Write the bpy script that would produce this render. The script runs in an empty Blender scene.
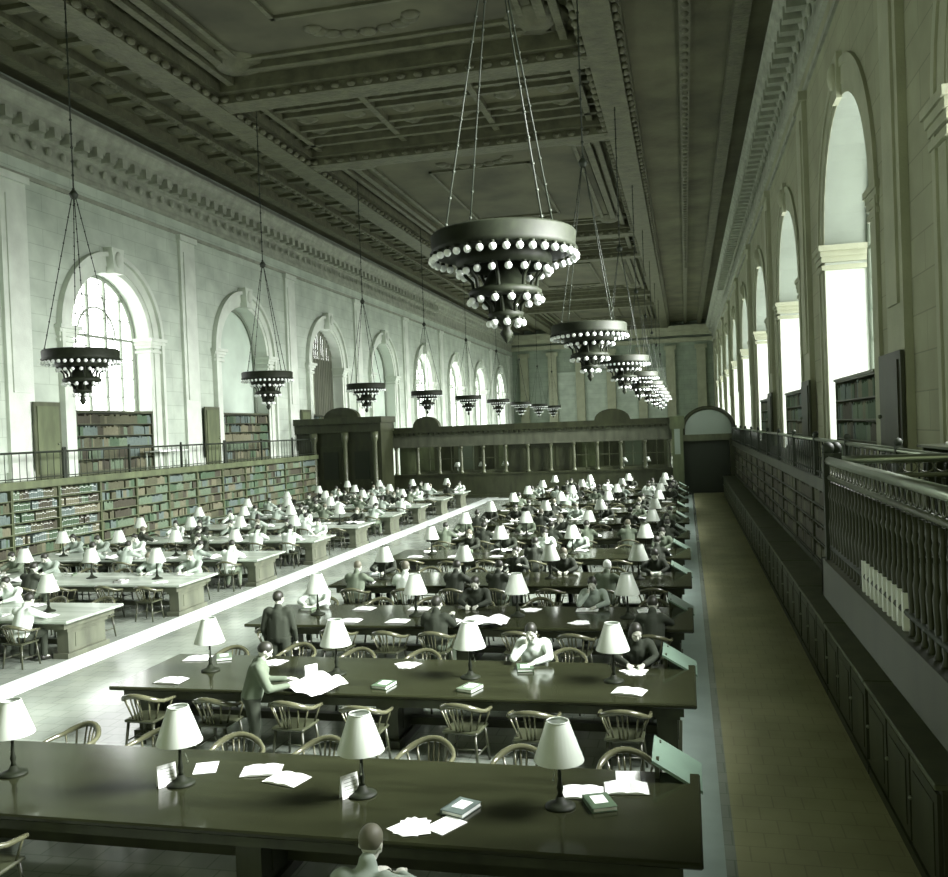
import bpy, math, random
from mathutils import Vector, Matrix
random.seed(7)
sc = bpy.context.scene
C = sc.collection
PI = math.pi
ORD = ['nearest','second','third','fourth','fifth','sixth','seventh','eighth','ninth','tenth','eleventh','twelfth','thirteenth','fourteenth',
       'fifteenth','sixteenth','seventeenth','eighteenth','nineteenth','twentieth']
NTH = ['first'] + ORD[1:]

# ------------------------------------------------------------------ materials
def mat(name, col, rough=.6, metal=0, spec=.5, var=0., vscale=3., bump=0., bscale=20., emit=None, estr=0., stretch=None, coat=0.):
    m = bpy.data.materials.new(name); m.use_nodes = True
    nt = m.node_tree; b = nt.nodes['Principled BSDF']
    b.inputs['Base Color'].default_value = (*col, 1)
    b.inputs['Roughness'].default_value = rough
    b.inputs['Metallic'].default_value = metal
    b.inputs['Specular IOR Level'].default_value = spec
    b.inputs['Coat Weight'].default_value = coat
    if emit:
        b.inputs['Emission Color'].default_value = (*emit, 1); b.inputs['Emission Strength'].default_value = estr
    if var or bump:
        tc = nt.nodes.new('ShaderNodeTexCoord'); mp = nt.nodes.new('ShaderNodeMapping')
        nt.links.new(tc.outputs['Object'], mp.inputs['Vector'])
        if stretch: mp.inputs['Scale'].default_value = stretch
    if var:
        n = nt.nodes.new('ShaderNodeTexNoise'); n.inputs['Scale'].default_value = vscale; n.inputs['Detail'].default_value = 4
        nt.links.new(mp.outputs['Vector'], n.inputs['Vector'])
        r = nt.nodes.new('ShaderNodeValToRGB')
        r.color_ramp.elements[0].position = .3; r.color_ramp.elements[1].position = .7
        r.color_ramp.elements[0].color = (*[max(0, c*(1-var)) for c in col], 1)
        r.color_ramp.elements[1].color = (*[min(1, c*(1+var)) for c in col], 1)
        nt.links.new(n.outputs['Fac'], r.inputs['Fac']); nt.links.new(r.outputs['Color'], b.inputs['Base Color'])
    if bump:
        n2 = nt.nodes.new('ShaderNodeTexNoise'); n2.inputs['Scale'].default_value = bscale; n2.inputs['Detail'].default_value = 5
        nt.links.new(mp.outputs['Vector'], n2.inputs['Vector'])
        bp = nt.nodes.new('ShaderNodeBump'); bp.inputs['Strength'].default_value = bump; bp.inputs['Distance'].default_value = .05
        nt.links.new(n2.outputs['Fac'], bp.inputs['Height']); nt.links.new(bp.outputs['Normal'], b.inputs['Normal'])
    return m

def tile_mat(name, c1, c2, mortar, sx, sy, rough, plane='XY', bump=.0, spec=.5, msize=.012, noise=.0):
    m = bpy.data.materials.new(name); m.use_nodes = True
    nt = m.node_tree; b = nt.nodes['Principled BSDF']
    tc = nt.nodes.new('ShaderNodeTexCoord')
    sep = nt.nodes.new('ShaderNodeSeparateXYZ'); cmb = nt.nodes.new('ShaderNodeCombineXYZ')
    nt.links.new(tc.outputs['Object'], sep.inputs[0])
    nt.links.new(sep.outputs[plane[0]], cmb.inputs[0]); nt.links.new(sep.outputs[plane[1]], cmb.inputs[1])
    br = nt.nodes.new('ShaderNodeTexBrick'); br.inputs['Scale'].default_value = 1
    br.inputs['Brick Width'].default_value = sx; br.inputs['Row Height'].default_value = sy
    br.inputs['Mortar Size'].default_value = msize; br.inputs['Mortar Smooth'].default_value = .2
    br.inputs['Color1'].default_value = (*c1, 1); br.inputs['Color2'].default_value = (*c2, 1); br.inputs['Mortar'].default_value = (*mortar, 1)
    nt.links.new(cmb.outputs[0], br.inputs['Vector'])
    n = nt.nodes.new('ShaderNodeTexNoise'); n.inputs['Scale'].default_value = .9; n.inputs['Detail'].default_value = 6
    nt.links.new(tc.outputs['Object'], n.inputs['Vector'])
    mr = nt.nodes.new('ShaderNodeMapRange'); mr.inputs[1].default_value = .3; mr.inputs[2].default_value = .7
    mr.inputs[3].default_value = 1-noise; mr.inputs[4].default_value = 1+noise
    nt.links.new(n.outputs['Fac'], mr.inputs[0])
    mx = nt.nodes.new('ShaderNodeVectorMath'); mx.operation = 'SCALE'
    nt.links.new(br.outputs['Color'], mx.inputs[0]); nt.links.new(mr.outputs[0], mx.inputs['Scale'])
    nt.links.new(mx.outputs[0], b.inputs['Base Color'])
    b.inputs['Roughness'].default_value = rough; b.inputs['Specular IOR Level'].default_value = spec
    if bump:
        bp = nt.nodes.new('ShaderNodeBump'); bp.inputs['Strength'].default_value = bump; bp.inputs['Distance'].default_value = .02
        bp.invert = True
        nt.links.new(br.outputs['Fac'], bp.inputs['Height']); nt.links.new(bp.outputs['Normal'], b.inputs['Normal'])
    return m

M = {}
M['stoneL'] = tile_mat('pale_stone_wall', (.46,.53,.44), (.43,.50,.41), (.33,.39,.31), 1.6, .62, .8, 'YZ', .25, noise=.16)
M['stoneR'] = tile_mat('shaded_stone_wall', (.31,.325,.215), (.29,.305,.20), (.21,.225,.15), 1.6, .62, .8, 'YZ', .25, noise=.14)  # same stone, shade of the backlit side put into the colour
M['stoneE'] = tile_mat('end_stone_wall', (.30,.36,.28), (.28,.34,.27), (.2,.25,.19), 1.6, .62, .8, 'XZ', .2, noise=.12)
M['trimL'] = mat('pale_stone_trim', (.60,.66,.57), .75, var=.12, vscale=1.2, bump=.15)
M['trimR'] = mat('shaded_stone_trim', (.36,.38,.265), .75, var=.12, vscale=1.2, bump=.15)  # darker copy of the pale trim, backlit shade put into the colour
M['jamb'] = mat('daylit_jamb_plaster', (.72,.78,.70), .7, var=.06, vscale=1)  # window light on the jambs put into the plaster colour
M['reveal'] = mat('reveal_plaster', (.26,.30,.245), .7, var=.08, vscale=1)  # same plaster on right arch soffits, shade put into the colour
M['corn'] = mat('cornice_stone', (.30,.325,.255), .75, var=.2, vscale=2, bump=.3)
M['blind'] = mat('pale_window_blind', (.52,.62,.52), .85, var=.1, vscale=.8)
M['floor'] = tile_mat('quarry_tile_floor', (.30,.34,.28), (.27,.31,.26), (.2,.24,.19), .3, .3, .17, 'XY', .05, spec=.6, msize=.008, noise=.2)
M['floorD'] = tile_mat('shaded_quarry_tile_floor', (.36,.365,.205), (.345,.35,.195), (.28,.285,.165), .3, .3, .5, 'XY', .05, spec=.25, msize=.008, noise=.2)  # same tiles in the shaded aisle, olive fill light put into the colour
M['marbleR'] = mat('shaded_marble_band', (.34,.43,.38), .35, var=.12, vscale=2)  # same marble, shade of the table ends put into the colour
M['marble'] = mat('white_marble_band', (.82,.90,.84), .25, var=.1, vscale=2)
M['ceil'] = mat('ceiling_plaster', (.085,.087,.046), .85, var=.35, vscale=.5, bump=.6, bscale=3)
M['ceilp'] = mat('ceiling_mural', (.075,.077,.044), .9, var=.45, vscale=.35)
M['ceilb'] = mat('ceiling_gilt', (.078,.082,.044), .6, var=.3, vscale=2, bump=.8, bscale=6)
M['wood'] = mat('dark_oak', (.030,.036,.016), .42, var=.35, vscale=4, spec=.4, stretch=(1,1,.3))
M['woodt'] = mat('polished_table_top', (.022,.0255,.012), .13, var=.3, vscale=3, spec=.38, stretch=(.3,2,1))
M['woodtl'] = mat('polished_table_top_daylit', (.40,.46,.38), .2, var=.3, vscale=2, spec=.7, stretch=(.3,2,1))  # same tops, window reflections put into the pale colour
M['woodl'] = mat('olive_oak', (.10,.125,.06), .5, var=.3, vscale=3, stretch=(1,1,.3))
M['woodf'] = mat('grey_oak', (.085,.095,.062), .5, var=.3, vscale=3, stretch=(1,1,.3))
M['woodm'] = mat('mid_oak', (.07,.082,.042), .4, var=.3, vscale=3, stretch=(1,1,.3))
M['chair'] = mat('bent_oak', (.085,.09,.05), .2, var=.25, vscale=6, spec=.7)
M['seat'] = mat('oak_seat', (.045,.052,.028), .35, var=.25, vscale=6, spec=.6)
M['leaf'] = mat('green_leaf_board', (.15,.23,.17), .3, var=.12, vscale=3, spec=.6)
M['bronze'] = mat('bronze', (.012,.016,.008), .6, spec=.2, var=.3, vscale=8)
M['iron'] = mat('dark_iron', (.016,.024,.012), .6)
M['brass'] = mat('rail_metal', (.30,.34,.26), .28, metal=.9)
M['footlit'] = mat('lit_baluster_foot', (.75,.8,.75), .35)
M['shade'] = mat('pale_lamp_shade', (.52,.58,.50), .3, var=.06, vscale=4, spec=.6)
M['shadein'] = mat('shade_lining', (.8,.85,.8), .6)
M['globe'] = mat('frosted_globe', (.75,.8,.76), .12, spec=1, emit=(.9,1,.92), estr=.06)
M['paper'] = mat('white_paper', (.92,.95,.92), .8)
M['print'] = mat('newsprint', (.80,.85,.80), .85, var=.08, vscale=30)
M['ink'] = mat('printed_lines', (.35,.4,.35), .85)
M['skin'] = mat('skin', (.50,.52,.44), .55)
M['hairD'] = mat('dark_hair', (.02,.022,.014), .5)
M['hairG'] = mat('grey_hair', (.12,.12,.08), .6)
M['hairW'] = mat('white_hair', (.85,.9,.86), .6)
M['cloD'] = mat('dark_cloth', (.018,.025,.013), .85)
M['cloM'] = mat('mid_green_cloth', (.10,.13,.085), .85)
M['cloG'] = mat('grey_cloth', (.28,.34,.28), .85)
M['cloL'] = mat('pale_cloth', (.62,.70,.62), .85)
M['cloS'] = mat('striped_pale_cloth', (.42,.52,.40), .85, var=.2, vscale=12)
M['shoe'] = mat('shoe_leather', (.02,.02,.015), .35)
M['mull'] = mat('window_mullion', (.22,.26,.2), .5)
def glow(name, s, col=(1,1,1)):
    m = bpy.data.materials.new(name); m.use_nodes = True; nt = m.node_tree
    nt.nodes.remove(nt.nodes['Principled BSDF'])
    tc = nt.nodes.new('ShaderNodeTexCoord'); n = nt.nodes.new('ShaderNodeTexNoise'); n.inputs['Scale'].default_value = .5
    nt.links.new(tc.outputs['Object'], n.inputs['Vector'])
    r = nt.nodes.new('ShaderNodeMapRange'); r.inputs[1].default_value = .3; r.inputs[2].default_value = .7
    r.inputs[3].default_value = s*.85; r.inputs[4].default_value = s*1.15
    nt.links.new(n.outputs['Fac'], r.inputs[0])
    e = nt.nodes.new('ShaderNodeEmission'); e.inputs['Color'].default_value = (*col, 1)
    nt.links.new(r.outputs[0], e.inputs['Strength'])
    nt.links.new(e.outputs[0], nt.nodes['Material Output'].inputs['Surface'])
    return m
M['glassR'] = glow('daylit_frosted_glass_bright', 6.5, (.97,1,.97))
M['glassL'] = glow('daylit_frosted_glass', 6.0, (.97,1,.97))
BOOKC = [M.setdefault('book%d' % i, mat('book_cloth_%s' % n, c, .7, var=.15, vscale=10)) for i, (n, c) in enumerate([
    ('olive', (.08,.085,.045)), ('moss', (.06,.105,.055)), ('umber', (.05,.048,.028)), ('sage', (.12,.17,.105)), ('slate', (.11,.15,.13)), ('tan', (.15,.15,.09))])]
BOOKN = ['olive','moss green','dark umber','sage green','slate blue','tan']

# ------------------------------------------------------------------ mesh builder
class MB:
    def __init__(s): s.v=[]; s.f=[]; s.m=[]; s.sm=[]
    def add(s, vs, fs, mi=0, smooth=False):
        o=len(s.v); s.v += [tuple(v) for v in vs]
        for f in fs: s.f.append([o+i for i in f]); s.m.append(mi); s.sm.append(smooth)
        return s
    def box(s, a, b, mi=0):
        (x0,y0,z0),(x1,y1,z1)=a,b
        if x0>x1:x0,x1=x1,x0
        if y0>y1:y0,y1=y1,y0
        if z0>z1:z0,z1=z1,z0
        return s.add([(x0,y0,z0),(x1,y0,z0),(x1,y1,z0),(x0,y1,z0),(x0,y0,z1),(x1,y0,z1),(x1,y1,z1),(x0,y1,z1)],
              [(0,3,2,1),(4,5,6,7),(0,1,5,4),(1,2,6,5),(2,3,7,6),(3,0,4,7)], mi)
    def bbox(s, a, b, r=.01, mi=0):      # box with chamfered vertical + top edges
        (x0,y0,z0),(x1,y1,z1)=a,b
        r=min(r,(x1-x0)/3,(y1-y0)/3,(z1-z0)/3)
        def ring(i,z): return [(x0+i,y0+r,z),(x0+r,y0+i,z),(x1-r,y0+i,z),(x1-i,y0+r,z),(x1-i,y1-r,z),(x1-r,y1-i,z),(x0+r,y1-i,z),(x0+i,y1-r,z)]
        vs=ring(r,z0)+ring(0,z0+r)+ring(0,z1-r)+ring(r,z1)
        fs=[tuple(range(7,-1,-1)),tuple(range(24,32))]
        for k in range(3):
            for i in range(8):
                j=(i+1)%8; fs.append((k*8+i,k*8+j,k*8+8+j,k*8+8+i))
        return s.add(vs,fs,mi)
    def lathe(s, prof, c=(0,0,0), n=16, mi=0, smooth=True, cap=True):
        vs=[];fs=[]
        for r,z in prof:
            for i in range(n):
                a=2*PI*i/n; vs.append((c[0]+r*math.cos(a),c[1]+r*math.sin(a),c[2]+z))
        for k in range(len(prof)-1):
            for i in range(n):
                j=(i+1)%n; fs.append((k*n+i,k*n+j,k*n+n+j,k*n+n+i))
        if cap:
            fs.append(tuple(range(n-1,-1,-1))); fs.append(tuple(range((len(prof)-1)*n,len(prof)*n)))
        return s.add(vs,fs,mi,smooth)
    def tube(s, pts, rad, n=8, mi=0, closed=False, smooth=True):
        pts=[Vector(p) for p in pts]; N=len(pts)
        rads = rad if isinstance(rad,(list,tuple)) else [rad]*N
        vs=[];fs=[];prev=None
        for k,p in enumerate(pts):
            if closed: t=pts[(k+1)%N]-pts[k-1]
            else: t=pts[min(k+1,N-1)]-pts[max(k-1,0)]
            t.normalize()
            if prev is None:
                u=t.cross(Vector((0,0,1)))
                if u.length<.1: u=t.cross(Vector((1,0,0)))
            else: u=prev-t*prev.dot(t)
            u.normalize(); prev=u; w=t.cross(u)
            for i in range(n):
                a=2*PI*i/n; vs.append(p+(u*math.cos(a)+w*math.sin(a))*rads[k])
        for k in range(N if closed else N-1):
            b=((k+1)%N)*n
            for i in range(n):
                j=(i+1)%n; fs.append((k*n+i,k*n+j,b+j,b+i))
        if not closed: fs.append(tuple(range(n-1,-1,-1))); fs.append(tuple(range((N-1)*n,N*n)))
        return s.add(vs,fs,mi,smooth)
    def ball(s, c, r, n=10, m=6, mi=0, sc_=(1,1,1), rot=None):
        vs=[(0,0,-1)];fs=[]
        for k in range(1,m):
            a=-PI/2+PI*k/m
            for i in range(n): vs.append((math.cos(a)*math.cos(2*PI*i/n),math.cos(a)*math.sin(2*PI*i/n),math.sin(a)))
        vs.append((0,0,1)); T=len(vs)-1
        for i in range(n):
            j=(i+1)%n; fs.append((0,1+j,1+i)); fs.append((T,1+(m-2)*n+i,1+(m-2)*n+j))
            for k in range(m-2): fs.append((1+k*n+i,1+k*n+j,1+k*n+n+j,1+k*n+n+i))
        out=[]
        for v in vs:
            q=Vector((v[0]*sc_[0]*r,v[1]*sc_[1]*r,v[2]*sc_[2]*r))
            if rot is not None: q=rot@q
            out.append(Vector(c)+q)
        return s.add(out,fs,mi,True)
    def capsule(s, a, b, r0, r1, n=10):
        s.tube([a,b],[r0,r1],n); s.ball(a,r0,n,6); s.ball(b,r1,n,6); return s
    def prism(s, poly, axis, d0, d1, mi=0):   # poly: 2D points; axis: 0 x,1 y,2 z extrusion
        def mk(p,d):
            if axis==0: return (d,p[0],p[1])
            if axis==1: return (p[0],d,p[1])
            return (p[0],p[1],d)
        n=len(poly); vs=[mk(p,d0) for p in poly]+[mk(p,d1) for p in poly]
        fs=[tuple(range(n-1,-1,-1)),tuple(range(n,2*n))]+[(i,(i+1)%n,n+(i+1)%n,n+i) for i in range(n)]
        return s.add(vs,fs,mi)
    def mesh(s, name, mats):
        me=bpy.data.meshes.new(name); me.from_pydata(s.v,[],s.f)
        for m in (mats if isinstance(mats,(list,tuple)) else [mats]): me.materials.append(m)
        me.polygons.foreach_set('material_index', s.m); me.polygons.foreach_set('use_smooth', s.sm)
        me.update(); 
        import bmesh
        bm=bmesh.new(); bm.from_mesh(me); bmesh.ops.recalc_face_normals(bm,faces=bm.faces); bm.to_mesh(me); bm.free()
        return me
    def build(s, name, mats, parent=None, loc=(0,0,0), rot=(0,0,0)):
        o=bpy.data.objects.new(name, s.mesh(name,mats)); C.objects.link(o); o.location=loc; o.rotation_euler=rot
        if parent: o.parent=parent
        return o

def tag(o, label=None, cat=None, group=None, kind=None):
    if label: o['label']=label
    if cat: o['category']=cat
    if group: o['group']=group
    if kind: o['kind']=kind
    return o
def empty(name, loc=(0,0,0), rz=0):
    o=bpy.data.objects.new(name,None); C.objects.link(o); o.location=loc; o.rotation_euler=(0,0,rz); o.empty_display_size=.1; return o
def kids(o): return [c for c in ALLK.get(o.name,[])]
ALLK={}
def reg(o):   # remember children of a prototype
    ALLK[o.name]=list(o.children)
    for c in o.children: reg(c)
def copy_tree(o, parent=None):
    c=o.copy(); C.objects.link(c)
    if parent: c.parent=parent
    ch=ALLK.get(o.name,[]); ALLK[c.name]=[]
    for k in ch: ALLK[c.name].append(copy_tree(k,c))
    return c
def place(proto, used, x, y, z, rz):
    o = copy_tree(proto) if used[0] else proto
    used[0]=True
    o.location=(x,y,z); o.rotation_euler=(0,0,rz); return o
def struct(o): o['kind']='structure'; return o

# ------------------------------------------------------------------ room constants
H=4.0
WL,WR=-22.2,3.7
YB,YE=-5.0,118.0
ZC=16.15
GF=2.85                         # gallery floor
LB,RB=11.05,11.5                # bay lengths
LC=[31.8+LB*i for i in range(-1,8)]
RC=[22.15+RB*i for i in range(-1,8)]
HW,ZS,DEP=2.5,8.3,1.1

# floor
fm=MB().box((WL-.5,YB,-.2),(.32,YE,0)); struct(fm.build('floor',M['floor']))
fm=MB().box((.32,YB,-.2),(WR+.5,YE,0)); struct(fm.build('floor',M['floorD']))
b=MB()
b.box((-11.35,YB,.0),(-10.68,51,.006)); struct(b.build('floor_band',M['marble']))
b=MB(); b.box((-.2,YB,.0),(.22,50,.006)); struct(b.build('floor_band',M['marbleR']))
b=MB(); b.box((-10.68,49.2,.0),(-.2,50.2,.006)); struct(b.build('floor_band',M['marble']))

# walls with arched openings
def arch_wall(name, X, sgn, cs, m, y0, y1):
    """front face at X, openings cut; reveals go outward (sgn) by DEP; outside mass behind"""
    mb=MB(); NS=20; rv=MB(); HW=2.5 if X<0 else 2.95; DEP=.72 if X<0 else 1.1
    edges=[y0]
    cur=y0
    for c in cs:
        a,bb=c-HW,c+HW
        if a>cur: mb.add([(X,cur,0),(X,a,0),(X,a,ZC+.6),(X,cur,ZC+.6)],[(0,1,2,3)])
        mb.add([(X,a,0),(X,bb,0),(X,bb,GF),(X,a,GF)],[(0,1,2,3)])
        arc=[(c-HW*math.cos(PI*i/NS), ZS+HW*math.sin(PI*i/NS)) for i in range(NS+1)]
        for i in range(NS):
            (ya,za),(yb,zb)=arc[i],arc[i+1]
            mb.add([(X,ya,za),(X,yb,zb),(X,yb,ZC+.6),(X,ya,ZC+.6)],[(0,1,2,3)])
        prof=[(a,GF)]+arc+[(bb,GF)]
        for i in range(len(prof)-1):
            (ya,za),(yb,zb)=prof[i],prof[i+1]
            rv.add([(X,ya,za),(X,yb,zb),(X+sgn*(DEP+.15),yb,zb),(X+sgn*(DEP+.15),ya,za)],[(0,1,2,3)],1 if i in (0,len(prof)-2) else 0)
        mb.add([(X,a,GF),(X,bb,GF),(X+sgn*DEP,bb,GF),(X+sgn*DEP,a,GF)],[(0,1,2,3)])
        cur=bb
    mb.add([(X,cur,0),(X,y1,0),(X,y1,ZC+.6),(X,cur,ZC+.6)],[(0,1,2,3)])
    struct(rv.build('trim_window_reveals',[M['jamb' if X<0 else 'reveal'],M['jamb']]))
    return struct(mb.build(name,m))
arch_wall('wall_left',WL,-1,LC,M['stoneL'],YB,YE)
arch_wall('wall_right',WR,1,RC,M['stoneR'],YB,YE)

wn=[0]
def window(X,sgn,c,glass,blind=False):
    wn[0]+=1; HW=2.5 if X<0 else 2.95; DEP=.72 if X<0 else 1.1
    xg=X+sgn*DEP
    NS=20
    arc=[(c-HW*math.cos(PI*i/NS), ZS+HW*math.sin(PI*i/NS)) for i in range(NS+1)]
    poly=[(c-HW,GF)]+arc+[(c+HW,GF)]
    w=struct(empty('window_%d'%wn[0],(0,0,0)))
    mb=MB(); mb.add([(xg+sgn*.06,p[0],p[1]) for p in poly],[tuple(range(len(poly)))])
    mb.build('pane',glass,w)
    fr=MB()
    if not blind:
        for dy in (-1.55,-.55,.55,1.55):
            zt=ZS+math.sqrt(max(0,HW*HW-dy*dy)); wd=.07 if abs(dy)>1 else .1
            fr.box((xg-.05,c+dy-wd/2,GF),(xg+.05,c+dy+wd/2,zt))
        z=5.9
        while z<ZS+1.9:
            h=HW if z<ZS else math.sqrt(HW*HW-(z-ZS)**2)
            t=.10 if abs(z-8.3)<.1 else .035
            fr.box((xg-.04,c-h,z-t/2),(xg+.04,c+h,z+t/2)); z+=.8
        for r in (1.2,):
            fr.tube([(xg,c-r*math.cos(PI*i/12),ZS+r*math.sin(PI*i/12)) for i in range(13)],.04,6)
    if X<0 and abs(c-LC[3])<.1:      # dark slats added over the pane, leaving one bright strip
        sb=MB()
        for k in range(11):
            y_=c-.8+k*.29; h_=ZS+math.sqrt(max(0,HW*HW-(y_-c)**2))
            sb.box((xg+.10,y_,GF),(xg+.13,y_+.2,h_-.05))
        sb.box((xg+.09,c-.8,GF),(xg+.1,c+2.4,ZS+.6)); sb.build('dark_slats',M['woodf'],w)
    # frame arch border
    fr.tube([(xg,c-HW+.06,GF)]+[(xg,c-(HW-.06)*math.cos(PI*i/NS),ZS+(HW-.06)*math.sin(PI*i/NS)) for i in range(NS+1)]+[(xg,c+HW-.06,GF)],.09,6)
    fr.build('window_frame',M['mull'],w)
    return w
tn=[0]
def arch_trim(X,sgn,c,m):
    """stepped archivolt, imposts, keystone in front of the wall"""
    tn[0]+=1; HW=2.5 if X<0 else 2.95; DEP=.72 if X<0 else 1.1; q_=1 if X<0 else .3
    s=-sgn
    t=struct(empty('trim_%d'%tn[0]))
    def band(r0,r1,x0,x1,nm):
        mb=MB(); NS=24
        pts=[(r,i) for i in range(NS+1) for r in (r0,r1)]
        P=[]
        prof=[(-1,GF)]+[(i,None) for i in range(NS+1)]+[(NS+1,GF)]
        for k,(i,z) in enumerate(prof):
            if z is None:
                a=PI*i/NS; q=[(c-r*math.cos(a),ZS+r*math.sin(a)) for r in (r0,r1)]
            else: q=[(c+(-r if i<0 else r),z) for r in (r0,r1)]
            P.append([(x0,*q[0]),(x0,*q[1]),(x1,*q[1]),(x1,*q[0])])
        vs=[v for ring in P for v in ring]; fs=[]
        for k in range(len(P)-1):
            for j in range(4): fs.append((k*4+j,k*4+(j+1)%4,k*4+4+(j+1)%4,k*4+4+j))
        fs.append((0,1,2,3)); fs.append(tuple(len(vs)-4+i for i in range(4)))
        mb.add(vs,fs); return mb.build(nm,m,t)
    band(HW,HW+.22,X,X+s*.05*q_,'archivolt')
    band(HW+.22,HW+.62,X,X+s*.10*q_,'archivolt')
    band(HW+.62,HW+.80,X,X+s*.24*q_,'archivolt')
    for e in (-1,1):
        k=MB()
        ya=c+e*(HW-.06); yb=c+e*(HW+.84)
        xa=X+sgn*(DEP-.1)
        for (z0,z1,g) in ((ZS-.50,ZS-.38,.05),(ZS-.30,ZS-.16,.05),(ZS-.16,ZS-.02,.11),(ZS-.02,ZS+.12,.19)):
            k.box((xa,ya-e*g,z0),(X+s*(.12+g)*(q_ if e<0 else min(1,q_*2)),yb+e*g*.5,z1))
        k.build('impost',m,t)
    k=MB(); k.prism([(c-.28,ZS+HW-.05),(c+.28,ZS+HW-.05),(c+.4,ZS+HW+.95),(c-.4,ZS+HW+.95)],0,X,X+s*.42*q_)
    k.ball((X+s*.42*q_,c,ZS+HW+.5),.25,10,6,sc_=(.6,.9,1.3))
    k.build('keystone',m,t)
for i,c in enumerate(LC):
    blind = i in (2,4)
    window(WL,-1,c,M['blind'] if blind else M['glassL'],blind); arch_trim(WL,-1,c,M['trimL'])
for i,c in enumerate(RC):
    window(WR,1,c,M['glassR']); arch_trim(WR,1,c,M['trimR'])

# pilasters (attached, one per pier)
def pilaster(X,sgn,y,m):
    tn[0]+=1; s=-sgn
    t=MB()
    t.box((X,y-.62,GF),(X+s*.14,y+.62,13.1)); t.box((X+s*.14,y-.40,GF+3),(X+s*.19,y+.40,12.6))
    t.box((X,y-.72,13.1),(X+s*.24,y+.72,13.35)); t.box((X,y-.72,GF),(X+s*.2,y+.72,GF+.3))
    struct(t.build('trim_%d'%tn[0],m))
for c in LC: pilaster(WL,-1,c+LB/2+.15,M['trimL'])
for c in RC: pilaster(WR,1,c+RB/2+.3,M['trimR'])

# cornices
def cornice(name,X,sgn,edge,m,y0=YB,y1=YE):
    s=-sgn; w=abs(edge-X); mb=MB()
    P=[(0,14.0),(.10,14.05),(.10,14.2),(.04,14.25),(.04,14.95),(.16,15.0),(.2,15.2),(w*.55,15.3),(w*.62,15.62),(w*.85,15.75),(w*.9,15.95),(w,16.0),(w,ZC),(w*.5,ZC+.35),(0,ZC+.5)]
    vs=[(X+s*p[0],y,p[1]) for y in (y0,y1) for p in P]; n=len(P)
    mb.add(vs,[(i,i+1,n+i+1,n+i) for i in range(n-1)])
    y=y0+.3
    while y<min(y1,80):
        mb.box((X+s*.15,y,15.02),(X+s*w*.86,y+.34,15.4)); mb.ball((X+s*.2,y+.17,14.6),.15,6,4,sc_=(.5,1,1.2)); y+=.8
    # frieze line lower
    mb.box((X,y0,13.35),(X+s*.08,y1,13.5))
    return struct(mb.build(name,m))
cornice('trim_cornice_left',WL,-1,-21.5,M['corn'])
cornice('trim_cornice_right',WR,1,2.9,M['corn'])

# end wall
b=MB(); b.box((WL,YE,0),(WR,YE+.4,ZC+.6)); struct(b.build('wall_far',M['stoneE']))
b=MB()
for x in (-20.6,-16.8,-13.2,-9.2,-5.2,-1.6,2.2): b.box((x-.55,YE-.5,0),(x+.55,YE,13.2)); b.box((x-.75,YE-.6,13.2),(x+.75,YE,13.7))
b.box((WL,YE-.7,14.1),(WR,YE,14.6)); b.box((WL,YE-1.2,15.4),(WR,YE,ZC)); b.box((WL,YE-.9,14.9),(WR,YE,15.4))
struct(b.build('trim_far_pilasters',M['trimR']))
for (x0,x1) in ((-16.2,-13.8),(-12.6,-9.8),(-8.6,-5.8),(-4.6,-2.2)):
    b=MB(); b.box((x0,YE-.12,3.2),(x1,YE,11.0)); struct(b.build('trim_far_panel',M['stoneL']))

# ------------------------------------------------------------------ ceiling
ZT=16.75
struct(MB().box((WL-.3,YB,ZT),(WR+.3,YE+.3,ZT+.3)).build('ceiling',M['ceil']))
cx=-9.3
bm_=MB(); orn=MB()
def beamY(x,w,zb,y0=YB,y1=YE): bm_.box((x-w/2,y0,zb),(x+w/2,y1,ZT+.02))
for s in (-1,1):
    beamY(cx+s*11.4,.5,16.35); beamY(cx+s*9.7,.35,16.45); beamY(cx+s*7.1,1.0,15.95); beamY(cx+s*7.1,1.5,16.25); beamY(cx+s*5.9,.25,16.45)
groups=[(2,10),(30,38),(58,66),(86,94),(112,117)]
X0b,X1b=cx-7.1,cx+7.1
for (a,e) in groups:
    for y,w,z in ((a,1.0,15.97),(a,1.6,16.27),(e,1.0,15.97),(e,1.6,16.27),(a+1.6,.25,16.45),(e-1.6,.25,16.45)):
        bm_.box((X0b,y-w/2,z),(X1b,y+w/2,ZT+.02))
    for yy in (a+2.4,a+3.2,e-3.2,e-2.4): bm_.box((X0b,yy-.1,16.55),(X1b,yy+.1,ZT+.02))
    for k in range(7):     # small coffers between the two beams
        x=X0b+1+k*2.03
        if k in (2,4): bm_.box((x-.12,a,16.5),(x+.12,e,ZT+.02))
        if k<6:
            for yy in (a+2.6,(a+e)/2,e-2.6):
                orn.lathe([(.45,.0),(.4,-.05),(.25,-.08),(.16,-.14),(.02,-.16)],(x+1.0,yy,ZT),10)
# side strip coffers
y=YB+1
while y<100:
    for s in (-1,):
        xa,xb=cx+s*7.9,cx+s*11.2
        bm_.box((min(xa,xb),y,16.6),(max(xa,xb),y+.3,ZT+.02))
        if y<70: orn.lathe([(.5,0),(.42,-.1),(.2,-.14),(.05,-.24)],(cx+s*8.7,y+1.4,ZT),8); orn.lathe([(.5,0),(.42,-.1),(.2,-.14),(.05,-.24)],(cx+s*10.5,y+1.4,ZT),8)
    y+=2.4
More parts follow.
